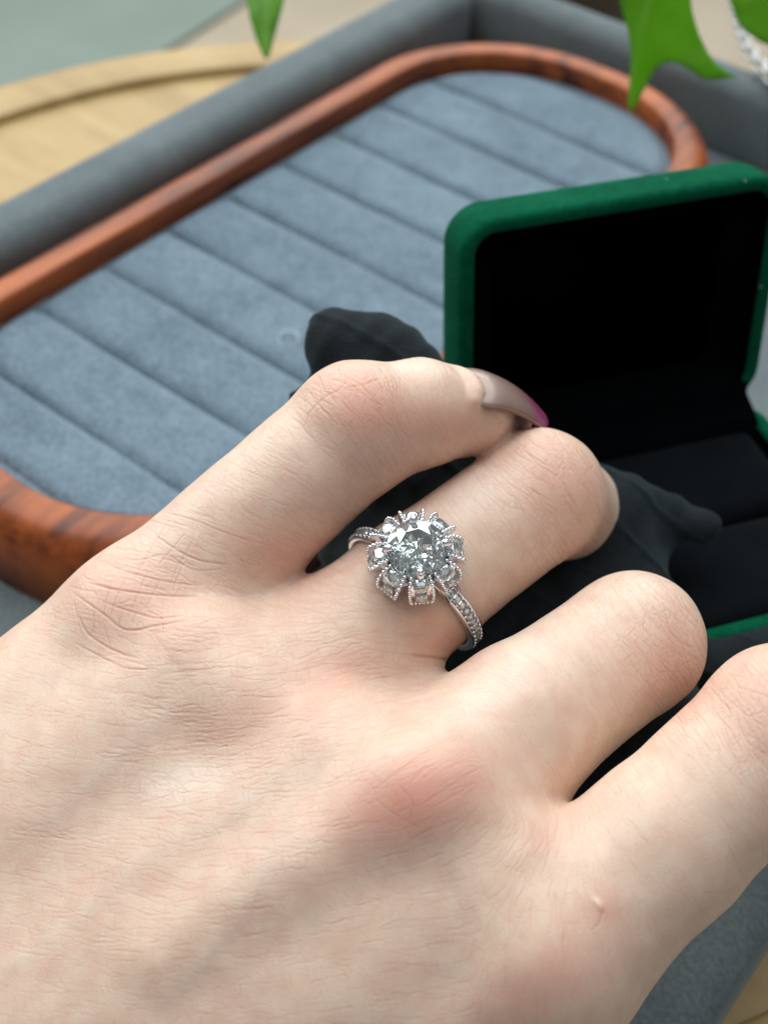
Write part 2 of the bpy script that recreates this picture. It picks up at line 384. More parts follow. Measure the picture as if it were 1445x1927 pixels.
# ------------------------------------------------------------------ hand
# joints: sight line (px, py), distance along the view axis in cm, radius in cm
def J(px, py, D, r): return (cc(px, py, D), r)
FING = {
 'index': [J(254, 1180, 14.9, .80), J(672, 806, 15.1, .735), J(792, 778, 15.3, .605), J(882, 777, 15.6, .475), J(950, 796, 16.3, .32)],
 'middle': [J(500, 1335, 14.4, .86), J(780, 1108, 15.07, .785), J(1013, 933, 15.75, .765), J(1062, 958, 17.7, .70), J(980, 1010, 19.0, .60), J(880, 1050, 18.9, .52)],
 'ring': [J(790, 1522, 13.2, .88), J(980, 1362, 14.0, .83), J(1190, 1211, 14.9, .775), J(1180, 1250, 16.7, .66), J(1070, 1260, 18.0, .56), J(960, 1260, 18.0, .50)],
 'little': [J(1010, 1795, 12.9, .95), J(1244, 1588, 12.95, .80), J(1476, 1368, 13.1, .80), J(1580, 1370, 14.6, .64), J(1540, 1400, 15.8, .56), J(1480, 1440, 16.2, .48)],
 'thumb': [J(190, 1500, 16.6, 1.0), J(430, 1330, 18.2, .8), J(680, 1150, 18.6, .7), J(840, 1060, 18.4, .56)],
}
PALM = [(J(254, 1184, 14.95, .80), J(-330, 1760, 14.2, 1.28)), (J(500, 1340, 14.4, .90), J(-230, 2020, 14.0, 1.35)),
        (J(790, 1525, 13.25, .88), J(-80, 2150, 13.6, 1.3)), (J(1005, 1795, 12.95, .95), J(120, 2330, 13.6, 1.25)),
        (J(-250, 2050, 14.2, 1.75), J(-900, 2700, 14.6, 2.1)), (J(190, 1500, 16.2, 1.0), J(-250, 1950, 15.2, 1.5))]
nb, ntip = cc(890, 713, 15.16), cc(1024, 772, 16.15)
na = ntip - nb; nl = np.linalg.norm(na); na = na / nl; nn = np.array([.33, .80, .5]); nn = nrm(nn - na * (nn @ na)); nw = np.cross(na, nn)
def nail_pt(s, t, dz): 
    wdt = .40 * (1 - .55 * max(0, (s - .62) / .38) ** 2.2) * (1 - .3 * max(0, (.18 - s) / .18) ** 2)
    th_ = t * 1.15
    return nb + na * nl * (s + (.0 if s < .8 else 0) - .05 * t * t * (1 if s < .3 else .0)) + nw * wdt * math.sin(th_) / math.sin(1.15) + nn * (.075 - .12 * (max(0, (.24 - s) / .24)) ** 2 + .26 * (math.cos(th_) - 1) * wdt / .4 - .10 * s * s + .07 * math.sin(math.pi * s) + dz)
FOLD = [nail_pt(0.0, t, -.02) for t in np.linspace(-1, .85, 7)]
def hand_sdf(Q):
    p = None
    for (a, ra), (b, rb) in PALM:
        d = cone(Q, a, b, ra, rb); p = d if p is None else smin(p, d, .75)
    for (x0, y0, D0, r0), (x1, y1, D1, r1) in (((380, 1270, 14.38, .84), (-280, 1910, 14.1, 1.3)), ((640, 1450, 13.72, .86), (-150, 2090, 13.8, 1.32)), ((905, 1670, 12.98, .88), (20, 2240, 13.6, 1.27))):
        p = smin(p, cone(Q, cc(x0, y0, D0), cc(x1, y1, D1), r0, r1), .5)
    p = smin(p, ell(Q, cc(420, 1620, 14.9), (2.2, 1.9, 1.1)), .8)              # palm bulk
    p = smin(p, cone(Q, cc(565, 1200, 15.1), cc(870, 1420, 14.4), .55, .55), .5)  # flesh behind the webs
    p = smin(p, cone(Q, cc(870, 1430, 14.3), cc(1045, 1660, 13.8), .5, .5), .5)
    # knuckle heads and extensor tendons
    for c, r in ((cc(236, 1150, 14.42), .34), (cc(470, 1330, 13.76), .3), (cc(800, 1488, 12.62), .40), (cc(1015, 1805, 12.26), .34)):
        p = smin(p, ell(Q, c, (r, r, r)), .55)
    p = smin(p, cone(Q, cc(770, 1490, 12.55), cc(320, 1795, 12.64), .15, .12), .5)
    p = smin(p, cone(Q, cc(990, 1800, 12.2), cc(700, 2040, 12.4), .16, .10), .3)
    out = p
    for nm, ch in FING.items():
        f = None
        for (a, ra), (b, rb) in zip(ch[:-1], ch[1:]):
            d = cone(Q, a, b, ra, rb); f = d if f is None else smin(f, d, .16)
        if nm == 'index': f = smin(f, ell(Q, cc(668, 790, 14.86), (.56, .56, .56)), .2)
        if nm == 'index':                                # the fold of skin round the root of the nail
            mk = ((Q - nb.astype(np.float32)) ** 2).sum(1) < 1.4
            if mk.any():
                q_ = Q[mk]; fm = f[mk]
                for pl, ra, rb in ((FOLD, .062, .055),):
                    for i_ in range(len(pl) - 1): fm = smin(fm, cone(q_, pl[i_], pl[i_ + 1], ra, rb), .14)
                f = f.copy(); f[mk] = fm
        k = .42 if nm != 'thumb' else .7
        h = np.maximum(k - np.abs(p - f), 0) / k; fp = np.minimum(p, f) - h * h * k * .25
        out = smin(out, fp, .09)
    return out
P0 = cc(560, 1450, 13.6)
VH, QH = surface_nets(hand_sdf, (-9.6, -9.2, -20.3), (5.9, 2.3, -11.0), .09)
VH = project(hand_sdf, VH, 2)
VH, QH = subdivide(VH, QH); VH = project(hand_sdf, VH, 1)
# two finer levels where the back of the hand shows; vertices on the seam stay on the coarse edges
PIN = []; seamv = np.zeros(0, np.int64)
for lev in range(2):
    qc = VH[QH].mean(1); qn = np.cross(VH[QH[:, 2]] - VH[QH[:, 0]], VH[QH[:, 3]] - VH[QH[:, 1]]); qs = (qn * -qc).sum(1) / (np.linalg.norm(qn, axis=1) * np.linalg.norm(qc, axis=1) + 1e-12)
    qpx = W / 2 + F * qc[:, 0] / -qc[:, 2]; qpy = H / 2 - F * qc[:, 1] / -qc[:, 2]
    if lev == 0: sel = (qs > -.25) & (qc[:, 2] > -16.9) & (qpx > -70) & (qpx < W + 70) & (qpy < H + 70)
    else: sel = np.arange(len(QH)) < nfine
    nold = len(VH); VS, QS = subdivide(VH, QH[sel]); rest = QH[~sel]
    def ekeys(Q_): e_ = np.sort(np.concatenate([Q_[:, [i, (i + 1) % 4]] for i in range(4)]), 1); return np.unique(e_[:, 0].astype(np.int64) * nold + e_[:, 1])
    uq_ = ekeys(QH[sel])
    if lev == 0: hang = np.isin(uq_, ekeys(rest))
    else: sm = np.zeros(nold, bool); sm[seamv] = True; hm = np.zeros(nold, bool); hm[PIN[0][0]] = True; hang = (sm[uq_ // nold] & sm[uq_ % nold]) & (hm[uq_ // nold] | hm[uq_ % nold])
    k_ = np.nonzero(hang)[0]; PIN.append((nold + k_, uq_[k_] // nold, uq_[k_] % nold)); seamv = np.concatenate(PIN[0]) if lev == 0 else seamv
    VS[nold:] = project(hand_sdf, VS[nold:], 1); VH = VS; QH = np.concatenate([QS, rest]); nfine = len(QS)
NH = grad(hand_sdf, VH); NH /= np.linalg.norm(NH, axis=1)[:, None] + 1e-9
PX = np.stack([W / 2 + F * VH[:, 0] / -VH[:, 2], H / 2 - F * VH[:, 1] / -VH[:, 2]], 1)
view = -VH / np.linalg.norm(VH, axis=1)[:, None]; facing = (NH * view).sum(1)
front = (facing > 0.0) & (VH[:, 2] > -16.8)
red = np.zeros(len(VH)); pale = np.zeros(len(VH)); crease = np.zeros(len(VH)); disp = np.zeros(len(VH)); grid_w = np.zeros(len(VH))
def blob(arr, x, y, rx, ry, s, ang=0):
    c, sn = math.cos(math.radians(ang)), math.sin(math.radians(ang)); dx, dy = PX[:, 0] - x, PX[:, 1] - y
    arr += np.where(front, s * np.exp(-(((dx * c + dy * sn) / rx) ** 2 + ((-dx * sn + dy * c) / ry) ** 2)), 0)
for a in ((800, 1495, 120, 80, .85, -25), (700, 1530, 130, 60, .35, -25), (620, 1270, 80, 45, .45, -20), (450, 1370, 170, 50, .22, -15), (255, 1130, 130, 80, .42, 10),
          (520, 1040, 90, 45, .45, 10), (690, 770, 85, 70, .5, 0), (640, 730, 60, 50, .3, 0), (850, 800, 110, 50, .45, 5), (1050, 900, 90, 70, .42, 20), (1270, 1250, 70, 90, .3, 0),  # the blob on the index finger's lower side paints in warm light bleed
          (1290, 1310, 60, 40, .45, -40), (1020, 1850, 130, 60, .5, -25), (1420, 1310, 60, 100, .38, 0), (1140, 1715, 40, 40, .5, 0), (860, 1225, 60, 25, .5, 10), (1060, 1550, 60, 40, .45, -40),
          (1130, 1040, 60, 20, .6, 0), (820, 1180, 60, 50, .25, 0), (960, 1300, 120, 40, -.15, -30), (560, 960, 100, 50, .2, -40)): blob(red, *a)
for a in ((350, 1465, 90, 45, .8, -10), (980, 1230, 130, 45, .5, -30), (500, 830, 140, 40, .45, -40), (780, 690, 90, 22, .5, 5), (890, 1330, 110, 40, .4, -30), (560, 1600, 120, 35, .4, -35),  # the thin blob on the index finger's top edge paints in a highlight
          (900, 930, 90, 45, .45, -30), (300, 1010, 120, 40, .4, -42), (1220, 1120, 60, 30, .4, 20), (1150, 1560, 90, 40, .35, -35), (700, 1430, 90, 25, .45, -25), (430, 1140, 60, 40, .2, 0)): blob(pale, *a)
CB = 24.0; fi = np.where(front & (PX[:, 0] > -150) & (PX[:, 0] < W + 150) & (PX[:, 1] < H + 150))[0]
bk = ((PX[fi, 1] + 200) // CB).astype(int) * 1000 + ((PX[fi, 0] + 200) // CB).astype(int); od = np.argsort(bk, kind='stable'); bkey, border = bk[od], fi[od]
def stroke(pts, wpx, depth, col=.6):
    wpx = wpx * .66; depth = depth * .76
    pts = np.array(pts, float)
    if len(pts) > 2:                                    # round the corners
        t = np.linspace(0, len(pts) - 1, 5 * len(pts)); i = np.minimum(t.astype(int), len(pts) - 2); f = (t - i)[:, None]
        pm, pn = pts[np.maximum(i - 1, 0)], pts[np.minimum(i + 2, len(pts) - 1)]; a, b = pts[i], pts[i + 1]
        pts = .5 * ((2 * a) + (b - pm) * f + (2 * pm - 5 * a + 4 * b - pn) * f ** 2 + (3 * a - pm - 3 * b + pn) * f ** 3)
    lo_, hi_ = pts.min(0) - 4 * wpx, pts.max(0) + 4 * wpx
    c0, c1 = ((lo_ + 200) // CB).astype(int), ((hi_ + 200) // CB).astype(int); idx = []
    for cy_ in range(c0[1], c1[1] + 1):
        k0, k1 = np.searchsorted(bkey, (cy_ * 1000 + c0[0], cy_ * 1000 + c1[0] + 1)); idx.append(border[k0:k1])
    idx = np.concatenate(idx)
    if not len(idx): return
    q = PX[idx]; best = np.full(len(idx), 1e9); bt = np.zeros(len(idx)); n_ = len(pts) - 1
    for s in range(n_):
        a, b = pts[s], pts[s + 1]; ab = b - a; t = np.clip(((q - a) @ ab) / (ab @ ab + 1e-9), 0, 1); d = np.linalg.norm(q - a - t[:, None] * ab, axis=1)
        m = d < best; best[m] = d[m]; bt[m] = (s + t[m]) / n_
    fade = np.clip(np.minimum(bt, 1 - bt) * 5 + .25, 0, 1); g = np.exp(-(best / wpx) ** 2) * fade
    lip = np.exp(-((best - 2.1 * wpx) / (1.2 * wpx)) ** 2) * fade
    disp[idx] -= g * depth * .8; disp[idx] += lip * depth * .12; crease[idx] = np.maximum(crease[idx], g * col)
S_ = stroke
PIPK = .5
S_ = lambda p, w_, d, c=.6: stroke([(x + rng.normal(0, 3), y + rng.normal(0, 3)) for x, y in p], w_ * 1.15, d * PIPK, c * .75)
# index finger middle joint
for a in ([(589, 719), (612, 738), (637, 757)], [(656, 716), (640, 735), (612, 742), (582, 775), (575, 800)], [(604, 700), (611, 735)], [(645, 735), (690, 722), (712, 716)]): S_(a, 3.2, .012, .8)
for a in ([(552, 700), (570, 760), (580, 800)], [(690, 760), (672, 795)], [(600, 770), (640, 800), (670, 800)], [(560, 780), (590, 830), (640, 850)], [(530, 800), (570, 850)], [(700, 700), (735, 750), (745, 800)]): S_(a, 2.6, .006, .4)
for a in ([(832, 680), (855, 722)], [(876, 708), (893, 735)], [(850, 683), (872, 715)], [(800, 682), (815, 705)]): S_(a, 3, .006, .25)
# middle finger joint
for a in ([(925, 868), (985, 912), (1042, 950)], [(975, 828), (1012, 868), (1080, 905)], [(1045, 858), (1000, 892)], [(1065, 862), (1045, 905)], [(1085, 888), (1100, 920)], [(985, 850), (1040, 880), (1095, 880)], [(1012, 930), (1035, 985)], [(900, 900), (950, 950), (990, 960)]): S_(a, 2.8, .008, .5)
S_([(1100, 862), (1120, 920), (1110, 980)], 4, .008, .3)
# ring finger joint
S_([(1245, 1150), (1270, 1195), (1300, 1220)], 3.5, .016, .75)
for a in ([(1230, 1110), (1240, 1150)], [(1190, 1105), (1215, 1150), (1230, 1180)], [(1262, 1125), (1280, 1160)], [(1165, 1120), (1195, 1170)], [(1250, 1210), (1290, 1240)], [(1150, 1140), (1170, 1180)]): S_(a, 2.8, .008, .35)
# little finger joint
for a in ([(1330, 1330), (1370, 1370), (1400, 1420)], [(1360, 1310), (1410, 1350), (1440, 1370)], [(1395, 1395), (1430, 1410), (1450, 1430)], [(1300, 1370), (1340, 1420)], [(1380, 1290), (1445, 1310)]): S_(a, 3, .010, .45)
S_ = stroke
# knuckle of the index finger: a lattice of folds
k8 = lambda pts: [(x / 2.89, 850 + y / 2.89) for x, y in pts]
for a, wd_, dp in (([(480, 710), (640, 750), (870, 780), (1080, 785)], 3.2, .014), ([(590, 610), (720, 660), (900, 705), (1100, 730)], 2.8, .010), ([(400, 770), (560, 880), (690, 970), (860, 945), (1000, 920)], 3.2, .014),
      ([(430, 890), (480, 990), (620, 1080), (760, 1125)], 3.2, .013), ([(590, 830), (720, 870), (850, 905), (1000, 890)], 2.8, .011), ([(830, 440), (940, 520), (1080, 590), (1250, 615)], 3.0, .011),
      ([(410, 1040), (560, 1120), (700, 1180), (850, 1180)], 2.8, .009), ([(620, 560), (760, 590), (900, 560), (1050, 640), (1200, 640)], 2.5, .007), ([(900, 330), (1050, 370), (1200, 430), (1400, 500)], 2.5, .007), ([(700, 340), (850, 380), (960, 420)], 2.2, .005)): S_(k8(a), wd_, dp, .8)
for a in ([(930, 340), (830, 520), (730, 700)], [(1010, 440), (930, 540), (860, 620)], [(810, 640), (760, 760), (700, 900)], [(620, 680), (580, 800), (560, 900)], [(400, 800), (420, 900), (450, 1000)], [(700, 660), (640, 780), (600, 900)], [(1060, 460), (1010, 560), (960, 640), (920, 740)],
          [(870, 700), (820, 800), (790, 860)], [(500, 820), (510, 920), (500, 1000)], [(740, 880), (720, 940)], [(1000, 600), (960, 700), (940, 760)], [(640, 900), (660, 970)], [(880, 880), (890, 1000)], [(560, 930), (600, 1060)]): S_(k8(a), 2.3, .007, .55)
# crease of the ring finger knuckle, folds to the webs
for a in ([(917, 1440), (870, 1462), (847, 1480), (782, 1520)], [(752, 1480), (776, 1510), (770, 1545)], [(700, 1500), (740, 1530), (790, 1560)]): S_(a, 3, .004, .45)
# the net of fine skin lines: strokes that follow the flow of the skin, and shorter ones across them
FLOW = np.array([(640, 730, 20, 1.1), (640, 800, 60, .9), (1000, 860, 35, 1.0), (1085, 920, 70, 1.0), (1290, 1220, 60, 1.0), (1420, 1330, 50, 1.0), (250, 1130, 14, 1.0), (450, 1060, 24, .9), (520, 930, 28, .7), (420, 960, 30, .6), (620, 830, 44, .5), (690, 740, 58, 1.1), (800, 730, 72, .4), (120, 1250, 20, .5), (60, 1400, 10, .5), (250, 1280, 8, .8),
 (400, 1260, -6, .9), (600, 1240, -12, .95), (760, 1220, 6, .9), (820, 1190, 14, .7), (300, 1430, 4, .8), (150, 1550, 8, .7), (150, 1750, 10, .65), (60, 1880, 12, .55), (500, 1480, -10, .8), (650, 1350, -16, .8), (830, 1330, -22, .6),
 (780, 1480, -30, .8), (700, 1600, -14, .7), (500, 1650, -2, .75), (350, 1800, 4, .65), (600, 1850, -4, .65), (800, 1750, -6, .7), (760, 1900, 0, .6), (900, 1650, 155, .7), (960, 1620, 130, .75), (1010, 1650, 108, .85), (980, 1760, 105, .8),
 (1060, 1680, 92, .8), (1110, 1700, 75, .6), (1000, 1870, 95, .7), (1200, 1600, 56, .45), (1300, 1480, 52, .45), (1380, 1370, 58, 1.1), (1150, 1830, 70, .4), (1100, 1320, 54, .3), (980, 1400, 58, .35), (1000, 1500, 62, .45), (1240, 1180, 48, 1.1), (900, 1060, 56, .3), (1040, 900, 44, 1.1), (820, 1150, 50, .25)])
def flow(x, y):
    d2 = (FLOW[:, 0] - x) ** 2 + (FLOW[:, 1] - y) ** 2 + 900; w_ = d2 ** -1.6; t = np.radians(FLOW[:, 2]) * 2
    return .5 * math.atan2((w_ * np.sin(t)).sum(), (w_ * np.cos(t)).sum()), (w_ * FLOW[:, 3]).sum() / w_.sum()
seeds = fi[(facing[fi] > .25)]; seeds = rng.permutation(seeds)
def walk(x, y, n, step, turn):
    p = [(x, y)]; th_ = flow(x, y)[0] + turn
    for _ in range(n):
        t_, _a = flow(*p[-1]); t_ += turn; t_ += math.pi * round((th_ - t_) / math.pi); th_ = t_ + rng.normal(0, .16); p.append((p[-1][0] + step * math.cos(th_), p[-1][1] + step * math.sin(th_)))
    return p
NS = 0
for sd in seeds[:13000]:
    x, y = PX[sd]; 
    if not (-20 < x < W + 20 and y < H + 20): continue
    am = flow(x, y)[1]
    if rng.random() > am * .95: continue
    kind = rng.random()
    if kind < .40: p_ = walk(x, y, rng.integers(3, 7), rng.uniform(9, 15), rng.normal(0, .10)); dep, wd_ = rng.uniform(.0018, .0042), rng.uniform(2.0, 3.0)
    elif kind < .74: p_ = walk(x, y, rng.integers(2, 4), rng.uniform(7, 11), math.radians(rng.choice((62, 84, 100))) + rng.normal(0, .15)); dep, wd_ = rng.uniform(.0014, .003), rng.uniform(1.8, 2.5)
    else: p_ = walk(x, y, rng.integers(2, 4), rng.uniform(7, 12), math.radians(rng.choice((-38, 36))) + rng.normal(0, .15)); dep, wd_ = rng.uniform(.0012, .0028), rng.uniform(1.8, 2.5)
    stroke(p_, wd_, dep * am * 1.25, rng.uniform(.15, .5) * am); NS += 1
S_([(870, 1236), (848, 1243), (820, 1238), (770, 1232)], 5, .03, .8); S_([(1050, 1540), (1049, 1556), (1047, 1570)], 3, .008, .35)
# small flap of skin near the little finger knuckle
g_ = np.where(front, np.exp(-(((PX[:, 0] - 1126) * .62 + (PX[:, 1] - 1702) * .78) / 15) ** 2 - (((PX[:, 0] - 1126) * .78 - (PX[:, 1] - 1702) * .62) / 6) ** 2), 0); disp += g_ * .022; pale += g_ * 1.0
S_([(1136, 1705), (1128, 1735), (1112, 1752)], 4, .006, .4)
# veins showing faintly through the back of the hand
vein = np.zeros(len(VH)); keep = (disp.copy(), crease.copy())
for pl in ([(560, 1420), (430, 1540), (300, 1600), (120, 1750), (-20, 1850)], [(640, 1390), (560, 1500), (470, 1700), (300, 1900)], [(330, 1330), (230, 1420), (80, 1560)]):
    crease[:] = 0; disp[:] = 0; stroke(pl, 22, 0, 1.0); vein = np.maximum(vein, crease)
disp[:] = keep[0]; crease[:] = keep[1]; disp += vein * .004
# broad unevenness
a_, b_ = VH[:, 0] * .85 - VH[:, 1] * .52, VH[:, 0] * .52 + VH[:, 1] * .85
disp += .006 * np.sin(a_ * 3.1 + 2 * np.sin(b_ * 2.3)) * np.sin(b_ * 3.7 + 1.3) + .003 * np.sin(a_ * 8.3 + 1.7 * np.sin(b_ * 5)) * np.sin(b_ * 7.1)
VH = VH + NH * disp[:, None]; 
for P_ in PIN: VH[P_[0]] = (VH[P_[1]] + VH[P_[2]]) / 2
def skin_mat():
    m, nt, b = mat('skin'); R_ = math.radians(32)
    at_ = lambda n_: N(nt, 'ShaderNodeAttribute', attribute_name=n_).outputs['Fac']
    base = coords(nt)
    warp = N(nt, 'ShaderNodeTexNoise'); warp.inputs['Scale'].default_value = 130; warp.inputs['Detail'].default_value = 2; L(nt, base, warp.inputs['Vector'])
    sub = N(nt, 'ShaderNodeVectorMath', operation='SUBTRACT'); L(nt, warp.outputs['Color'], sub.inputs[0]); sub.inputs[1].default_value = (.5, .5, .5)
    scl = N(nt, 'ShaderNodeVectorMath', operation='SCALE'); L(nt, sub.outputs[0], scl.inputs[0]); scl.inputs[3].default_value = .0022
    add = N(nt, 'ShaderNodeVectorMath', operation='ADD'); L(nt, base, add.inputs[0]); L(nt, scl.outputs[0], add.inputs[1])
    def vor(scale, rot, st):
        mp = N(nt, 'ShaderNodeMapping'); mp.inputs['Rotation'].default_value = (0, 0, rot); mp.inputs['Scale'].default_value = st; L(nt, add.outputs[0], mp.inputs['Vector'])
        v = N(nt, 'ShaderNodeTexVoronoi', feature='DISTANCE_TO_EDGE'); v.inputs['Scale'].default_value = scale; L(nt, mp.outputs[0], v.inputs['Vector']); return v.outputs['Distance']
    v1 = vor(1900, R_ - .25, (.75, 1.45, 1)); v2 = vor(3600, R_ + .5, (.8, 1.3, 1))
    l1 = math_(nt, 'SMOOTH_MIN', v1, .16, .08); l2 = math_(nt, 'SMOOTH_MIN', v2, .18, .08)
    patch = noise(nt, base, 60, 3)
    amt = math_(nt, 'MULTIPLY', patch, 1.0)
    hgt = math_(nt, 'ADD', math_(nt, 'MULTIPLY', l1, 1.0), math_(nt, 'MULTIPLY', l2, .55))
    big = noise(nt, base, 55, 4, .6, .4); med = noise(nt, base, 210, 3)
    c = ramp(nt, mix(nt, .3, big, med), [(.32, (.69, .480, .375)), (.5, (.735, .545, .425)), (.68, (.775, .60, .475))])
    vn = N(nt, 'ShaderNodeTexNoise'); vn.inputs['Scale'].default_value = 420; vn.inputs['Detail'].default_value = 3; L(nt, base, vn.inputs['Vector'])
    c = mix(nt, .35, c, ramp(nt, vn.outputs['Fac'], [(.35, (.70, .46, .37)), (.65, (.80, .645, .52))]))
    c = mix(nt, math_(nt, 'MULTIPLY', at_('vein'), .16), c, (.52, .50, .46))
    c = mix(nt, math_(nt, 'MINIMUM', at_('pale'), .8), c, (.83, .70, .585))
    rd = math_(nt, 'MAXIMUM', math_(nt, 'MULTIPLY', at_('red'), math_(nt, 'ADD', math_(nt, 'MULTIPLY', med, 1.3), .22)), 0.0)
    c = mix(nt, math_(nt, 'MINIMUM', rd, .9), c, (.72, .33, .255))
    li = math_(nt, 'SUBTRACT', 1, math_(nt, 'MULTIPLY', l1, 1 / .14)); li = math_(nt, 'MAXIMUM', li, 0)
    c = mix(nt, math_(nt, 'MULTIPLY', math_(nt, 'MULTIPLY', li, amt), .14), c, (.60, .33, .26))
    c = mix(nt, math_(nt, 'MULTIPLY', at_('crease'), .62), c, (.56, .26, .19))
    L(nt, c, b.inputs['Base Color'])
    L(nt, math_(nt, 'ADD', math_(nt, 'MULTIPLY', noise(nt, base, 1500, 2), .34), .24), b.inputs['Roughness']); b.inputs['Specular IOR Level'].default_value = .45
    b.inputs['Subsurface Weight'].default_value = .5; b.inputs['Subsurface Radius'].default_value = (1.0, .35, .18); b.inputs['Subsurface Scale'].default_value = .0022
    bump(nt, b, hgt, .20, .00028)
    return m
M_skin = skin_mat()
hand = quad_mesh('hand', VH - P0, QH, M_skin)
for nm, ar in (('red', red), ('pale', pale), ('crease', crease), ('vein', vein)):
    at0 = hand.data.attributes.new(nm, 'FLOAT', 'POINT'); at0.data.foreach_set('value', np.clip(ar, 0, 1).astype(np.float32))
orient(hand, M[:, 0], M[:, 1], M[:, 2], wd(P0))
tag(hand, 'pale right hand with bent fingers wearing a ring on the middle finger, back upwards', 'hand')
# painted nail of the index finger
V = []; ns_, nt2 = 26, 21
for dz in (0, -.045):
    for i in range(ns_):
        for j in range(nt2): V.append(nail_pt(i / (ns_ - 1), 2 * j / (nt2 - 1) - 1, dz) - P0)
g = grid_faces(ns_, nt2); o_ = ns_ * nt2; Fc = g + [tuple(o_ + v for v in f[::-1]) for f in g]
edge = [j for j in range(nt2)] + [i * nt2 + nt2 - 1 for i in range(1, ns_)] + [(ns_ - 1) * nt2 + j for j in range(nt2 - 2, -1, -1)] + [i * nt2 for i in range(ns_ - 2, 0, -1)]
Fc += [(edge[k], edge[(k + 1) % len(edge)], edge[(k + 1) % len(edge)] + o_, edge[k] + o_) for k in range(len(edge))]
def nail_mat():
    m, nt, b = mat('nail_polish'); tc = N(nt, 'ShaderNodeAttribute', attribute_name='along')
    n_ = noise(nt, coords(nt), 900, 3); f = math_(nt, 'ADD', tc.outputs['Fac'], math_(nt, 'MULTIPLY', math_(nt, 'SUBTRACT', n_, .5), .10))
    L(nt, ramp(nt, f, [(.05, (.33, .235, .20)), (.35, (.27, .18, .15)), (.55, (.24, .13, .12)), (.70, (.28, .05, .13)), (.88, (.38, .06, .20))]), b.inputs['Base Color'])
    b.inputs['Roughness'].default_value = .3; b.inputs['Coat Weight'].default_value = .5; b.inputs['Coat Roughness'].default_value = .2; return m
nail = mesh_obj('fingernail', V, Fc, nail_mat()); nail.parent = hand
a0 = nail.data.attributes.new('along', 'FLOAT', 'POINT'); a0.data.foreach_set('value', np.array([i / (ns_ - 1) for _ in (0, 1) for i in range(ns_) for j in range(nt2)], np.float32))
tag(nail, 'long glossy brown nail with a magenta tip')

# ------------------------------------------------------------------ black cloth bunched under the fingers
def cloth_sdf(Q):
    d = cone(Q, cc(655, 660, 17.3), cc(800, 930, 17.6), .60, 1.0)
    d = smin(d, cone(Q, cc(720, 690, 17.4), cc(900, 900, 17.9), .62, .8), .3)
    d = smin(d, cone(Q, cc(600, 800, 17.8), cc(800, 1100, 17.9), .55, 1.1), .4)
    d = smin(d, cone(Q, cc(800, 1030, 18.0), cc(1000, 1250, 17.6), 1.15, 1.2), .5)
    d = smin(d, cone(Q, cc(1000, 850, 17.9), cc(1130, 960, 18.0), .34, .62), .3)
    d = smin(d, cone(Q, cc(1130, 950, 18.0), cc(1235, 985, 18.4), .50, .40), .3)
    d = smin(d, cone(Q, cc(1235, 985, 18.3), cc(1325, 985, 18.5), .36, .27), .25)
    d = smin(d, cone(Q, cc(1130, 1130, 18.0), cc(1200, 1350, 16.8), 1.0, .8), .5)
    d = smin(d, cone(Q, cc(1150, 1320, 16.8), cc(1020, 1600, 16.6), .9, .8), .5)
    d = smin(d, cone(Q, cc(1200, 1390, 17.4), cc(1480, 1500, 17.4), .7, .8), .4)
    d = smin(d, cone(Q, cc(1290, 1240, 17.9), cc(1520, 1245, 18.2), .30, .5), .3)  # cloth extended here to stand in for the shade on the box front
    # folds
    x, y, z = Q[:, 0], Q[:, 1], Q[:, 2]
    d = d + .05 * np.sin(3.1 * x - 4.3 * y + 1.5 * np.sin(2.2 * y + z)) + .03 * np.sin(6.7 * x + 5.1 * y + 2.3 * z + 1.4 * np.sin(3 * x)) - .03 * np.exp(-((np.sin(2.3 * x + 3.4 * y + .9 * np.sin(2 * z))) / .16) ** 2) + .008 * np.sin(15 * x - 11 * y + 4 * z)
    # a tucked fold at the rolled end
    d = smax(d, -(cone(Q, cc(578, 690, 16.6), cc(640, 650, 16.55), .06, .10)), .14)
    return d
VC, QC = surface_nets(cloth_sdf, (-2.6, -5.6, -20.0), (6.2, 3.2, -15.2), .1)
VC = project(cloth_sdf, VC, 2); VC, QC = subdivide(VC, QC); VC = project(cloth_sdf, VC, 1)
PC = cc(850, 1000, 17.8)
cl = quad_mesh('cloth', VC - PC, QC, M_cloth); orient(cl, M[:, 0], M[:, 1], M[:, 2], wd(PC))
tag(cl, 'bunched black cloth held under the fingers in front of the green box', 'cloth')

# ------------------------------------------------------------------ the ring
bc = cc(779, 1109, 15.06); ax = nrm([.64, .70, -.30]); nh = np.array([.03, .42, .90]); nh = nrm(nh - ax * (nh @ ax)); sx = np.cross(ax, nh)
ringE = empty('ring'); tag(ringE, 'silver diamond ring with a flower shaped halo on the middle finger', 'ring')
orient(ringE, M @ sx, M @ ax, M @ nh, wd(bc))      # local x across the finger, y along it, z out of the stone
RI, RO = .835, .925
def band_mesh():
    V = []; n = 120; k = 0
    for i in range(n):
        a = 2 * math.pi * i / n; top = math.cos(a)                  # a = 0 under the head
        hw = .080 + .010 * abs(math.sin(a)); r0, r1 = RI, RO
        prof = [(-hw + .01, r0), (-hw, r0 + .012), (-hw, r1 - .006), (-hw + .014, r1 + .004), (-hw + .028, r1 - .004), (-hw + .034, r1 - .022), (hw - .034, r1 - .022), (hw - .028, r1 - .004), (hw - .014, r1 + .004), (hw, r1 - .006), (hw, r0 + .012), (hw - .01, r0)]
        for y, r in prof: V.append((r * math.sin(a), y, r * math.cos(a)))
        k = len(prof)
    return V, grid_faces(n, k, True, True)
V, Fc = band_mesh(); mesh_obj('band', V, Fc, M_metal, ringE)
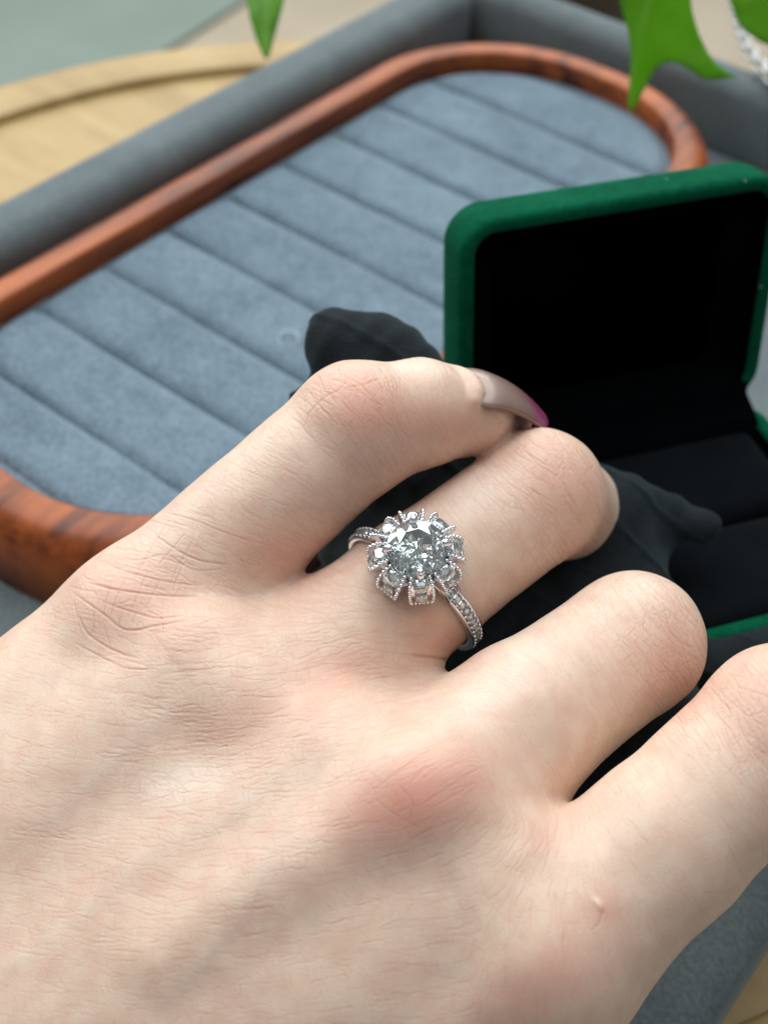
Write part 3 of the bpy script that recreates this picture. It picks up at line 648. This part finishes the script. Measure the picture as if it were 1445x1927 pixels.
def brilliant(n=8, R=.31, table=.17, crown=.10, pav=.27, girdle=.012):
    # every facet pair is cut a little differently, as in a real stone
    g_ = np.random.default_rng(7); jit = lambda k=.05: 1 + g_.normal(0, k)
    T = [(table * math.cos(2 * math.pi * (i + .5) / n), table * math.sin(2 * math.pi * (i + .5) / n), crown) for i in range(n)]
    rs = table + (R - table) * .42
    S = [(rs * math.cos(2 * math.pi * i / n), rs * math.sin(2 * math.pi * i / n), crown * .68 * jit(.09)) for i in range(n)]
    G = 2 * n; Gt = [(R * math.cos(2 * math.pi * i / G), R * math.sin(2 * math.pi * i / G), girdle) for i in range(G)]
    Gb = [(x, y, -girdle) for x, y, z in Gt]
    P1 = []                                          # two rings of pavilion points
    for i in range(G):
        rr = R * (.62 if i % 2 else .50); a = 2 * math.pi * (i + .0) / G; P1.append((rr * math.cos(a), rr * math.sin(a), -pav * (1 - rr / R) * jit(.15) - girdle))
    P2 = []
    for i in range(n):
        rr = R * .24; a = 2 * math.pi * (i + .5) / n; P2.append((rr * math.cos(a), rr * math.sin(a), -pav * .76 * jit(.11)))
    V = T + S + Gt + Gb + P1 + P2 + [(0, 0, -pav * .97)]
    s0, g0, h0 = n, 2 * n, 2 * n + G; p0, q0 = h0 + G, h0 + 2 * G; c = q0 + n
    Fc = [tuple(range(n))]
    for i in range(n):
        j = (i + 1) % n; p = (i - 1) % n
        Fc += [(p, s0 + i, i), (i, s0 + i, g0 + (2 * i + 1) % G), (i, g0 + (2 * i + 1) % G, s0 + j), (s0 + i, g0 + 2 * i, g0 + (2 * i + 1) % G), (s0 + i, g0 + (2 * i - 1) % G, g0 + 2 * i)]
        Fc += [(p0 + 2 * i, q0 + i, q0 + p), (p0 + 2 * i, p0 + (2 * i + 1) % G, q0 + i), (p0 + (2 * i + 1) % G, p0 + (2 * i + 2) % G, q0 + i), (q0 + p, q0 + i, c)]
    for i in range(G):
        k = (i + 1) % G; Fc += [(g0 + i, h0 + i, h0 + k, g0 + k), (h0 + i, p0 + i, p0 + k), (h0 + i, p0 + k, h0 + k)]
    return V, Fc
def stone_mesh(name, R, **k):
    V, Fc = brilliant(R=R, table=R * .56, crown=R * .33, pav=R * .86, girdle=R * .03, **k); bm = bmesh.new()
    vs = [bm.verts.new(v) for v in V]
    for f in Fc: bm.faces.new([vs[i] for i in f])
    return bm
ZH = 1.265                                              # girdle of the centre stone
bm = stone_mesh('centre_stone', .322); cs = bm_obj('centre_stone', bm, M_dia, ringE, smooth=False, loc=(0, 0, ZH)); cs.rotation_euler = (0, 0, .2)
def tube(bm, pts, r0, r1=None, seg=8):
    pts = [np.asarray(p, float) for p in pts]; r1 = r0 if r1 is None else r1; rows = []
    for i, p in enumerate(pts):
        d = nrm(pts[min(i + 1, len(pts) - 1)] - pts[max(i - 1, 0)]); h_ = np.array([0, 0, 1.]) if abs(d[2]) < .9 else np.array([1., 0, 0]); a = nrm(np.cross(d, h_)); b = np.cross(d, a); r = r0 + (r1 - r0) * i / (len(pts) - 1)
        rows.append([bm.verts.new(p + r * (a * math.cos(2 * math.pi * k / seg) + b * math.sin(2 * math.pi * k / seg))) for k in range(seg)])
    for a, b in zip(rows[:-1], rows[1:]):
        for k in range(seg): bm.faces.new((a[k], a[(k + 1) % seg], b[(k + 1) % seg], b[k]))
    bm.faces.new(rows[0]); bm.faces.new(rows[-1])
def ball(bm, c, r, sub=1): bmesh.ops.create_icosphere(bm, subdivisions=sub, radius=r, matrix=Matrix.Translation(Vector(c)))
# direction of image-up in ring coordinates, for the prongs
upl = np.array([np.dot(sx, [0, 1, 0]), np.dot(ax, [0, 1, 0])]); phi0 = math.atan2(upl[1], upl[0])
for k in range(4):
    a = phi0 + math.radians(6) + k * math.pi / 2; c, s = math.cos(a), math.sin(a); bm = bmesh.new()
    tube(bm, [(.17 * c, .17 * s, ZH - .36), (.29 * c, .29 * s, ZH - .10), (.332 * c, .332 * s, ZH + .02), (.326 * c, .326 * s, ZH + .07), (.295 * c, .295 * s, ZH + .092)], .042, .040, 8); ball(bm, (.298 * c, .298 * s, ZH + .085), .045, 2)
    bm_obj('prong', bm, M_metal, ringE)
# petals: eight fan shaped trays with a bead edge and a small stone
small = None; s2 = None
for k in range(8):
    a = phi0 + math.radians(6) + k * math.pi / 4; c, s = math.cos(a), math.sin(a)
    er, et, ez = np.array([c, s, 0]), np.array([-s, c, 0]), np.array([0, 0, 1.])
    path = [(.262, ZH - .035), (.33, ZH - .045), (.40, ZH - .075), (.455, ZH - .14), (.482, ZH - .22), (.478, ZH - .29)]; wid = [.088, .112, .132, .140, .134, .118]
    def pp(i, t, lift=0.0):
        i0 = min(int(i), 4); f = i - i0; p_ = np.array(path[i0]) * (1 - f) + np.array(path[i0 + 1]) * f; d_ = nrm(np.array(path[i0 + 1]) - np.array(path[i0])); nr = np.array([-d_[1], d_[0]])
        w_ = wid[i0] * (1 - f) + wid[i0 + 1] * f; p_ = p_ + nr * lift; return er * p_[0] + ez * p_[1] + et * (t * w_)
    bm = bmesh.new(); rows = []
    for i in range(6):
        rows.append([bm.verts.new(pp(i, t, l_)) for t, l_ in ((-1.0, -.13), (-1.0, .02), (-.80, .02), (-.74, -.035), (.74, -.035), (.80, .02), (1.0, .02), (1.0, -.13))])
    for q_, r_ in zip(rows[:-1], rows[1:]):
        for j in range(8): bm.faces.new((q_[j], q_[(j + 1) % 8], r_[(j + 1) % 8], r_[j]))
    bm.faces.new(rows[0]); bm.faces.new(rows[-1][::-1])
    pet = bm_obj('petal', bm, M_metal, ringE, smooth=False)
    bm = bmesh.new()
    for sd_ in (-1, 1):
        for j in range(9): ball(bm, pp(.25 + j * 4.6 / 8, sd_ * .90, .026), .0235, 1)
    for j in range(1, 5): ball(bm, pp(4.85, -.90 + j * 1.8 / 5, .026), .021, 1)
    o = bm_obj('bead_edge', bm, M_metal, pet); o['kind'] = 'stuff'
    if small is None:
        bm = stone_mesh('small_stone', .092, n=8); st = bm_obj('small_stone', bm, M_dia, pet, smooth=False); small = st
        bm = stone_mesh('small_stone', .066, n=8); st2 = bm_obj('small_stone', bm, M_dia, pet, smooth=False); s2 = st2
    else:
        st = link(small.copy()); st.parent = pet; st2 = link(s2.copy()); st2.parent = pet
    for st_, i_ in ((st, 1.75), (st2, 3.95)):
        i0 = int(i_); d_ = nrm(np.array(path[i0 + 1]) - np.array(path[i0])); ro = er * d_[0] + ez * d_[1]; nz = -er * d_[1] + ez * d_[0]; pc_ = pp(i_, 0, .004)
        st_.matrix_local = Matrix([[ro[i], et[i], nz[i], pc_[i] * U] for i in range(3)] + [[0, 0, 0, 1]])
# basket below the stone, shoulders
bm = bmesh.new()
for k in range(8):
    a = phi0 + math.radians(6) + k * math.pi / 4; tube(bm, [(.12 * math.cos(a), .12 * math.sin(a), RO - .02), (.2 * math.cos(a), .2 * math.sin(a), ZH - .22), (.28 * math.cos(a), .28 * math.sin(a), ZH - .06)], .028, .03, 6)
for r_, z_ in ((.15, RO + .03), (.23, ZH - .17), (.285, ZH - .06)): tube(bm, [(r_ * math.cos(t * math.pi / 16), r_ * math.sin(t * math.pi / 16), z_) for t in range(33)], .024, .024, 6)
bm_obj('basket', bm, M_metal, ringE)
for s in (-1, 1):
    for t in (-1, 1):
        bm = bmesh.new(); tube(bm, [(s * (RO - .02) * math.sin(.62), t * .085, (RO - .02) * math.cos(.62)), (s * .42, t * .085, .94), (s * .30, t * .08, 1.07), (s * .24, t * .06, ZH - .10)], .026, .024, 7); bm_obj('shoulder', bm, M_metal, ringE)
# pave stones along both shoulders of the band
first = None
for s in (-1, 1):
    for k in range(15):
        a = s * (.36 + k * .104); 
        if first is None:
            bm = stone_mesh('pave_stone', .052, n=6); first = bm_obj('pave_stone', bm, M_dia, ringE, smooth=False); o = first
        else: o = link(first.copy()); o.parent = ringE
        nzv = np.array([math.sin(a), 0, math.cos(a)]); tx = np.array([math.cos(a), 0, -math.sin(a)]); pz = nzv * (RO - .004)
        o.matrix_local = Matrix([[tx[i], (0, 1, 0)[i], nzv[i], pz[i] * U] for i in range(3)] + [[0, 0, 0, 1]])
    bm = bmesh.new()
    for k in range(16):
        a = s * (.36 + (k - .5) * .104)
        for t in (-.052, .052): ball(bm, ((RO + .002) * math.sin(a), t, (RO + .002) * math.cos(a)), .019, 1)
    o = bm_obj('bead_row', bm, M_metal, ringE); o['kind'] = 'stuff'

# ------------------------------------------------------------------ plant: pot, stems and hanging leaves
def leaf_mat():
    m, nt, b = mat('leaf'); v = coords(nt); n1 = noise(nt, v, 90, 3); al = N(nt, 'ShaderNodeAttribute', attribute_name='rib')
    c = ramp(nt, n1, [(.38, (.060, .22, .006)), (.5, (.11, .33, .014)), (.62, (.19, .44, .04))]); c = mix(nt, math_(nt, 'MULTIPLY', al.outputs['Fac'], .75), c, (.30, .52, .12))
    L(nt, c, b.inputs['Base Color']); b.inputs['Roughness'].default_value = .42
    tr = N(nt, 'ShaderNodeBsdfTranslucent'); tr.inputs['Color'].default_value = (.42, .78, .06, 1); ms = N(nt, 'ShaderNodeMixShader'); ms.inputs[0].default_value = .5
    out = nt.nodes['Material Output']; L(nt, b.outputs[0], ms.inputs[1]); L(nt, tr.outputs[0], ms.inputs[2]); L(nt, ms.outputs[0], out.inputs['Surface']); return m
M_leaf = leaf_mat(); M_stem = plain('stem_green', (.10, .16, .03), .6)
pc = at(990, 10, -1.6); potb = np.array([-12.6, 40.0, -30.0])
plant = empty('potted_plant', potb); tag(plant, 'green leafy plant with pointed leaves hanging into the top of the picture', 'plant')
def leaf(outline, D, tilt, curve, rib):
    # outline in sight-line points, laid on a leaf plane of its own turned by tilt
    pts = np.array([cc(x, y, D) for x, y in outline]); c0 = pts.mean(0)
    pts[:, 2] += (pts[:, 0] - c0[0]) * tilt[0] + (pts[:, 1] - c0[1]) * tilt[1]
    s_ = (-pts[:, 2] / D)[:, None]; pts[:, :2] *= s_
    a, b = cc(*rib[0], D), cc(*rib[1], D)
    bm = bmesh.new(); vs = [bm.verts.new(p) for p in pts]; bm.faces.new(vs)
    bmesh.ops.triangulate(bm, faces=bm.faces); 
    for _ in range(5): bmesh.ops.subdivide_edges(bm, edges=[e for e in bm.edges if e.calc_length() > .16], cuts=1, use_grid_fill=True); bmesh.ops.triangulate(bm, faces=bm.faces)
    ab = b[:2] - a[:2]; ln = np.linalg.norm(ab); ab /= ln; lay = bm.verts.layers.float.new('rib')
    for v in bm.verts:
        q_ = np.array(v.co[:2]) - a[:2]; d = q_[0] * -ab[1] + q_[1] * ab[0]; t = q_ @ ab / ln
        v.co.z += curve * abs(d) + .10 * math.sin(t * 4 + d * 3) ; v[lay] = max(math.exp(-(d / .05) ** 2), .5 * max(0, math.sin((t * 9 + abs(d) * 2.2)) - .75) * 4)
    r = bmesh.ops.solidify(bm, geom=bm.faces[:], thickness=.03)
    for v in bm.verts: v.co = Vector(wd(np.array(v.co)) - potb)
    o = bm_obj('leaf', bm, M_leaf, plant)
    return o
leaf([(1163, -90), (1168, 0), (1180, 60), (1186, 110), (1183, 160), (1182, 190), (1187, 208), (1194, 202), (1206, 180), (1222, 150), (1238, 122), (1255, 110), (1280, 108), (1305, 122), (1325, 138), (1345, 141), (1370, 138), (1396, 132), (1378, 126), (1356, 112), (1340, 88), (1322, 50), (1308, 10), (1295, -60), (1260, -130), (1200, -140)], 24.0, (.35, .5), -.25, ((1230, -100), (1188, 205)))
leaf([(468, -60), (466, 0), (472, 40), (482, 75), (492, 98), (499, 108), (506, 100), (512, 80), (520, 52), (530, 20), (538, -10), (530, -70), (500, -110)], 27.0, (.4, -.2), .25, ((505, -80), (500, 105)))
leaf([(1372, -80), (1380, 0), (1390, 40), (1405, 62), (1430, 78), (1465, 88), (1520, 60), (1560, 0), (1520, -90), (1440, -120)], 25.5, (-.3, .4), -.2, ((1430, -100), (1465, 80)))
def stem(p, q, r=.14):
    bm = bmesh.new(); p, q = np.asarray(p), np.asarray(q); m1 = (p + q) / 2 + [0, 0, 5]
    pts = [(1 - t) ** 2 * p + 2 * t * (1 - t) * m1 + t * t * q for t in np.linspace(0, 1, 14)]; tube(bm, [x - potb for x in pts], r, r * .6, 8); bm_obj('stem', bm, M_stem, plant)
ptop = potb + [0, 0, 27]
stem(ptop, wd(cc(1235, -120, 24.0))); stem(ptop, wd(cc(505, -100, 27.0))); stem(ptop, wd(cc(1440, -110, 25.5)))
V, Fc = lathe([(0, 0), (3.2, 0), (4.0, 25), (4.3, 25.2), (4.3, 28.4), (3.9, 28.4), (3.8, 26.5), (0, 26.3)], 64)
mesh_obj('pot', V, Fc, M_pot, plant)

# ------------------------------------------------------------------ silver chain over the far rim
ch = empty('silver_chain', at(1410, 90, .7)); tag(ch, 'silver link chain at the top right corner by the green leaf', 'chain')
p0 = np.array(at(1410, 90, .7)); cps = [at(1374, -10, .9), at(1386, 45, .85), at(1400, 95, .8), at(1425, 130, .75), at(1470, 180, .7)]
path = []; 
for i in range(len(cps) - 1):
    for t in np.linspace(0, 1, 40, endpoint=False): path.append(cps[i] * (1 - t) + cps[i + 1] * t)
path = np.array(path); sl_ = np.concatenate([[0], np.cumsum(np.linalg.norm(np.diff(path, axis=0), axis=1))])
lk = None; nl_ = int(sl_[-1] / .27)
for k in range(nl_):
    s = (k + .5) * .27; p = np.array([np.interp(s, sl_, path[:, i]) for i in range(3)]); q = np.array([np.interp(min(s + .1, sl_[-1]), sl_, path[:, i]) for i in range(3)])
    if lk is None:
        V = []; 
        for i in range(20):
            a = 2 * math.pi * i / 20; cx_, cy_ = .20 * math.cos(a), .125 * math.sin(a); nd = nrm([math.cos(a) / .2, math.sin(a) / .125, 0])
            for j in range(6): b = 2 * math.pi * j / 6; V.append(np.array([cx_, cy_, 0]) + .045 * (nd * math.cos(b) + np.array([0, 0, 1]) * math.sin(b)))
        lk = mesh_obj('link', V, grid_faces(20, 6, True, True), M_chain, ch); o = lk
    else: o = link(lk.copy()); o.parent = ch
    t = nrm(q - p + 1e-6); z0 = nrm(np.cross(t, [0, .0, 1.])); z1 = np.cross(z0, t); ang = .6 if k % 2 else -.8; zz = z0 * math.sin(ang) + z1 * math.cos(ang); yy = np.cross(zz, t); pl = p - p0 + [0, 0, .12]
    o.matrix_local = Matrix([[t[i], yy[i], zz[i], pl[i] * U] for i in range(3)] + [[0, 0, 0, 1]])
